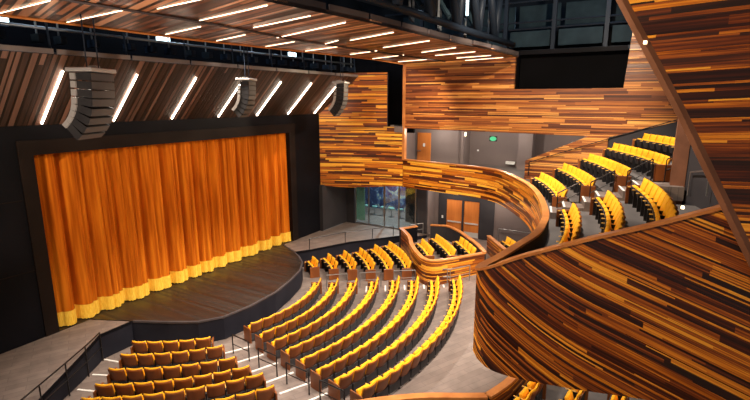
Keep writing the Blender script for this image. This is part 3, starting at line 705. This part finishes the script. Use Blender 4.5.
LEF = [((10.89, 18.49), (12.87, 15.79), 5), ((9.91, 17.75), (12.48, 14.61), 6), ((8.94, 16.93), (11.93, 13.28), 7), ((8.0, 16.15), (11.63, 12.22), 8), ((7.24, 15.61), (11.43, 11.33), 9), ((6.3, 15.0), (10.92, 10.34), 10)]
for k, (A, B, n) in enumerate(LEF):
    row(A, B, 8.0 + 1.15 * k, n, 0, 'left front block', ORD[k], 'chairs in the left front block', frm='centre aisle', rev=True, skip=tuple(range(0, 6)) if k == 5 else ())
RIG = [(49.7, 59.5, 2), (43.3, 59.5, 3), (39.4, 58.2, 4), (36.7, 56.7, 5), (35.2, 56, 6), (34.3, 55.7, 7)]
for k, (n0, n1, n) in enumerate(RIG):
    Rr = 7.45 + 1.09 * k
    row(pol(Rr, n0), pol(Rr, n1), Rr, n, 0, 'right front block', ORD[k], 'chairs in the right front block', frm='centre aisle')
for k, (Rr, n0, n1, n) in enumerate(((14.3, 35.2, 45.6, 4), (15.65, 34.8, 48.4, 6), (16.95, 35.0, 44.8, 4))):
    row(pol(Rr, n0), pol(Rr, n1), Rr, n, 0, 'the guarded box', ORD[k], 'chairs in the wooden guarded box', frm='its near end', zfix=0.)
row(pol(20.0, 36.6), pol(20.0, 42.5), 20.0, 3, 0, 'the small rear box', 'only', 'chairs in the small rear box', frm='its near end', zfix=0.)
for k, (Rr, n0, n1, n) in enumerate(((20.35, -12, -6, 3), (21.55, -12, -4, 4), (22.75, -12, -4, 4))):
    row(pol(Rr, n0), pol(Rr, n1), Rr, n, 0, 'rear stalls', ORD[k], 'chairs under the near balcony wall', frm='the left', zfix=0.)
FAR = [(20.05, 14.3, 30.5, 8), (21.2, 14.5, 29.8, 8), (22.5, 13.7, 29.3, 9), (23.95, 13.6, 30.2, 10), (25.4, 15.5, 29.5, 9)]
for k, (Rr, n0, n1, n) in enumerate(FAR):
    row(pol(Rr, n0), pol(Rr, n1), Rr, n, 0, 'far balcony block', ORD[k], 'chairs in the far balcony block', frm='aisle steps', zfix=TF[k])
for k, (Ra, Rb, n0, n1, n) in enumerate(((21.35, 20.2, -15, 6.6, 12), (22.5, 21.4, -14, 7.2, 12), (23.7, 22.6, -13, 7.4, 12))):
    Rr = 19 + k
    row(pol(Ra, n0), pol(Rb, n1), Rr, n, 0, 'centre balcony block', ORD[k], 'chairs in the centre balcony block', frm='aisle steps', rev=True, zfix=TF[k])
for o in src.values(): bpy.data.objects.remove(o)

# ------------------------------------------------------------------ aisle nosings and rails
def nosing(a, b, label, group):
    a, b = Vector(a), Vector(b); d = (b - a).normalized(); n = Vector((-d.y, d.x)) * .042; m = (a + b) / 2; z = zf(m.x, m.y)
    bm = new(); prism(bm, [(a.x - m.x + n.x, a.y - m.y + n.y), (b.x - m.x + n.x, b.y - m.y + n.y), (b.x - m.x - n.x, b.y - m.y - n.y), (a.x - m.x - n.x, a.y - m.y - n.y)], -.03, .035)
    o = obj('step_nosing', bm, 'nosing'); o.location = (m.x, m.y, z); tag(o, label, 'step edge', group)
NOS = [((13.30, 15.60), (14.36, 15.02)), ((12.85, 14.43), (14.0, 13.86)), ((12.5, 13.24), (13.68, 12.72)), ((12.12, 12.05), (13.3, 11.55)), ((11.8, 10.96), (12.95, 10.40)), ((11.45, 9.85), (12.6, 9.35))]
for i, (a, b) in enumerate(NOS):
    nosing(a, b, 'white step edge strip across the left aisle, %s back from the stage' % ORD[i], 'white step edges in the left aisle')
for i, (a, b) in enumerate((((10.38, 19.79), (10.62, 18.9)), ((9.35, 18.87), (9.68, 18.15)), ((8.38, 18.14), (8.68, 17.35)))):
    nosing(a, b, 'white step edge strip left of the left front seats, %s back from the stage' % ORD[i], 'white step edges beside the side stage')
for i in range(7):
    nosing(pol(7.9 + 1.12 * i, 26.6 + (1.6 if i == 0 else 0)), pol(7.9 + 1.12 * i, 33.5 - .9 * i if i > 1 else 38 - 3 * i), 'white step edge strip across the right aisle, %s back from the stage' % ORD[i], 'white step edges in the right aisle')
RL = [((13.56, 15.24), (13.30, 14.0)), ((12.99, 13.13), (12.76, 11.94)), ((12.49, 11.2), (12.23, 9.91)), ((11.95, 9.2), (11.7, 8.0))]
for i, (a, b) in enumerate(RL):
    rail('aisle_rail', 'dark metal handrail in the middle of the left aisle, %s from the stage' % ORD[i], [a, b], [zf(*a), zf(*b)], .92)
for i in range(4):
    a, b = pol(7.75 + 2.0 * i, 33 - 1.2 * i), pol(9.0 + 2.0 * i, 32 - 1.2 * i)
    rail('aisle_rail', 'grey metal handrail in the middle of the right aisle, %s from the stage' % ORD[i], [a, b], [zf(*a), zf(*b)], .92, 'railg')
rail('ramp_rail', 'dark metal railing along the left side stage edge', [(10.3, 19.75), (9.2, 18.85), (8.0, 17.95), (6.7, 17.0), (4.5, 15.4)], [zf(10.3, 19.75), zf(9.2, 18.9), zf(8, 18), zf(6.8, 17), zf(4.5, 15.4)], 1.35)
rail('ramp_rail', 'thin dark metal railing along the edge of the right side stage', [(24.6, 19.5), (27.2, 18.3), (29.0, 17.1), (30.4, 16.1)], [0, 0, 0, 0], .75, 'rail', mids=())
rail('aisle_rail', 'grey metal railing before the wooden guarded box', [(24.2, 9.3), (25.4, 8.4)], [-.4, -.35], .95, 'railg')
rail('lobby_rail', 'small grey railing at the edge of the side stage near the double doors', [(30.9, 14.9), (31.8, 14.3)], [0, 0], .9, 'railg')

# ------------------------------------------------------------------ line arrays
def line_array(loc, rz, sc_, n, label):
    t = thing('line_array_speaker', label, 'loudspeaker', loc, rz)
    s = sc_
    # local: faces +Y, hangs from z=0 downwards, lower boxes swing back and down (J shape)
    p = Vector((0, 0, -.28 * s)); ang = 0.
    for i in range(n):
        h = .25 * s; rot = Matrix.Rotation(-ang, 3, 'X')
        bm = new()
        w, d = .62 * s, .26 * s
        pts = [(-w, d, 0), (w, d, 0), (w * .9, -d, 0), (-w * .9, -d, 0)]
        v0 = [rot @ Vector((x, y, -.012 * s)) + p for x, y, _ in pts]; v1 = [rot @ Vector((x, y * 1, -h + (.0 if y > 0 else .03 * s))) + p for x, y, _ in pts]
        a = [bm.verts.new(v) for v in v0]; b = [bm.verts.new(v) for v in v1]
        for q in ((0, 1, 2, 3),): bm.faces.new([a[i_] for i_ in q])
        bm.faces.new(b[::-1])
        for k in range(4): bm.faces.new((a[k], b[k], b[(k + 1) % 4], a[(k + 1) % 4]))
        c = obj('cabinet', bm, 'array', t)
        bm = new(); box(bm, -w * .96, w * .96, d + .005, d + .02 * s, -h + .02 * s, -.02 * s, rot, p); obj('grille', bm, 'grille', c)
        for sx in (-1, 1):
            bm = new(); box(bm, sx * w * .93 - .05 * s, sx * w * .93 + .05 * s, -d - .10 * s, -d + .05 * s, -h + .04 * s, -.02 * s, rot, p)
            obj('rigging_plate', bm, 'spkedge', c)
        p = p + rot @ Vector((0, 0, -h)); ang += (.04 if i < 3 else .17)
    bm = new(); box(bm, -.68 * s, .68 * s, -.45 * s, .35 * s, -.26 * s, -.14 * s); bevel(bm, .02, 1); obj('rigging_frame', bm, 'spkedge', t)
    bm = new(); box(bm, -.72 * s, -.5 * s, -.5 * s, -.2 * s, -.30 * s, -.02 * s); obj('motor', bm, 'spkedge', t)
    for x in (-.3, .3):
        bm = new(); tube(bm, [(x * s, 0, -.14 * s), (x * s, 0, 2.2)], .02, 5); obj('cable', bm, 'steel', t)
line_array((8.75, 15.2, 11.1), PI + .5, 1.0, 8, 'large grey curved line array loudspeaker hanging at the left of the stage')
line_array((18.2, 18.1, 11.2), PI + .45, .9, 8, 'grey curved line array loudspeaker hanging in the middle above the stage')
line_array((26.9, 18.2, 11.35), PI + .35, 1.05, 8, 'grey curved line array loudspeaker hanging beside the wooden wall')

# ------------------------------------------------------------------ lights
def aim(o, target):
    d = Vector(target) - o.location; o.rotation_euler = d.to_track_quat('-Z', 'Y').to_euler()
def spot(loc, target, e, ang=70, col=(1, .82, .62), r=.25, blend=.6):
    l = bpy.data.lights.new('house_and_fill_spot', 'SPOT'); l.energy = e; l.spot_size = math.radians(ang); l.spot_blend = blend; l.color = col; l.shadow_soft_size = r
    o = bpy.data.objects.new('house_and_fill_spot', l); C.objects.link(o); o.location = loc; aim(o, target); return o
def pt(loc, e, col=(1, .82, .62), r=.1):  # added fill lamp without a fixture, brightens recesses and voids
    l = bpy.data.lights.new('fill_point', 'POINT'); l.energy = e; l.color = col; l.shadow_soft_size = r
    o = bpy.data.objects.new('fill_point', l); C.objects.link(o); o.location = loc; return o
W = (1, .80, .60); N_ = (1, .88, .74)
for x in (11, 22): spot((x, 9, 12.2), (x * .75 + 4.4, 22.5, 3.4), 1900, 62, (1, .80, .55))
spot((2, 17.5, 11.2), (17, 22.3, 3.6), 2600, 66, (1, .80, .55)); spot((30.0, 14.5, 12.0), (17, 22.3, 4.2), 3600, 60, (1, .80, .55))  # side spots added at grazing angles to deepen the curtain folds
# seating wash, hung in front of the truss
for x, y in ((8, 4.5), (14, 4.2), (20, 4.0), (26, 3.8)): spot((x, y, 15.2), (x * .6 + 7, 12.5, -1), 8200, 62, N_)
for x in (11, 17, 23): spot((x, 18.6, 13.0), (x, 10.5, -1), 3800, 90, N_)
# near wall, upper walls
spot((3, 9, 14.5), (11.1, 0, 6), 6500, 70, (1, .74, .46))
spot((4, 14, 13.5), (11.2, 2.5, 5), 4500, 50, (1, .74, .46))
spot((20, 2, 14.9), (31, 9.0, 9.5), 6500, 100, (1, .80, .58))
spot((27.3, 10.3, 12.25), (30.5, 18.8, 6.5), 2600, 85, W, .05)
# added lamps without a fixture, brighten the cloud from below
spot((4, 8, 6), (11, 13.5, 12.5), 3600, 80, (1, .80, .62))
spot((6, 3, 9), (24, 12.5, 12.5), 2600, 45, (1, .70, .45))
# balcony seats
spot((19, 4, 16.0), (23, 1.5, 5.5), 6500, 80, N_)
spot((26, -3, 16.0), (26, 2.5, 6), 4200, 80, N_)
spot((14, 6.0, 14.6), (28, 8, 4.7), 4600, 60, W)
for y in (4.6, 8.5, 11.2, 14.2): pt((33.4, y, 7.6), 190, N_)
for x, y in ((31.8, 9), (31.8, 12.5), (28, 5.6), (24, 3), (19, 1.0), (14, .6)): pt((x, y, 3.4), 170, N_)  # added to brighten the zone under the balcony
pt((35.5, 19, 4.2), 1100, (.75, .9, 1))
for x, y, z in ((27, 12, 16.5), (30, 3, 17), (36, 8, 15.5)): pt((x, y, z), 130, (.55, .78, 1), .2)
for x in (10, 18, 26): pt((x, 21.2, 15.5), 260, (.65, .82, 1), .2)  # added cool fill in the gap over the canopy

wd = bpy.data.worlds.new('World'); sc.world = wd; wd.use_nodes = True
wd.node_tree.nodes['Background'].inputs[0].default_value = (.9, .78, .7, 1)
wd.node_tree.nodes['Background'].inputs[1].default_value = .26

# ------------------------------------------------------------------ camera
cam = bpy.data.cameras.new('Camera'); co = bpy.data.objects.new('Camera', cam); C.objects.link(co)
cam.sensor_width = 36; cam.lens = 474 * 36 / 750; cam.clip_end = 200; cam.clip_start = .05
pch, yaw = math.radians(11.9), math.radians(30.2)
co.location = (0, 0, 10)
aim(co, (math.cos(yaw) * math.cos(pch), math.sin(yaw) * math.cos(pch), 10 - math.sin(pch)))
sc.camera = co
sc.view_settings.view_transform = 'Standard'; sc.view_settings.look = 'None'; sc.view_settings.gamma = 1; sc.view_settings.use_curve_mapping = False
sc.view_settings.exposure = 0.

# ------------------------------------------------------------------ layout units -> metres
done = set(); SM = Matrix.Scale(S, 4)
for o in bpy.data.objects:
    o.location = o.location * S
    if o.type == 'MESH' and o.data.name not in done: o.data.transform(SM); done.add(o.data.name)
# UVs stay in layout units
for l in bpy.data.lights:
    l.energy *= S * S; l.shadow_soft_size *= S
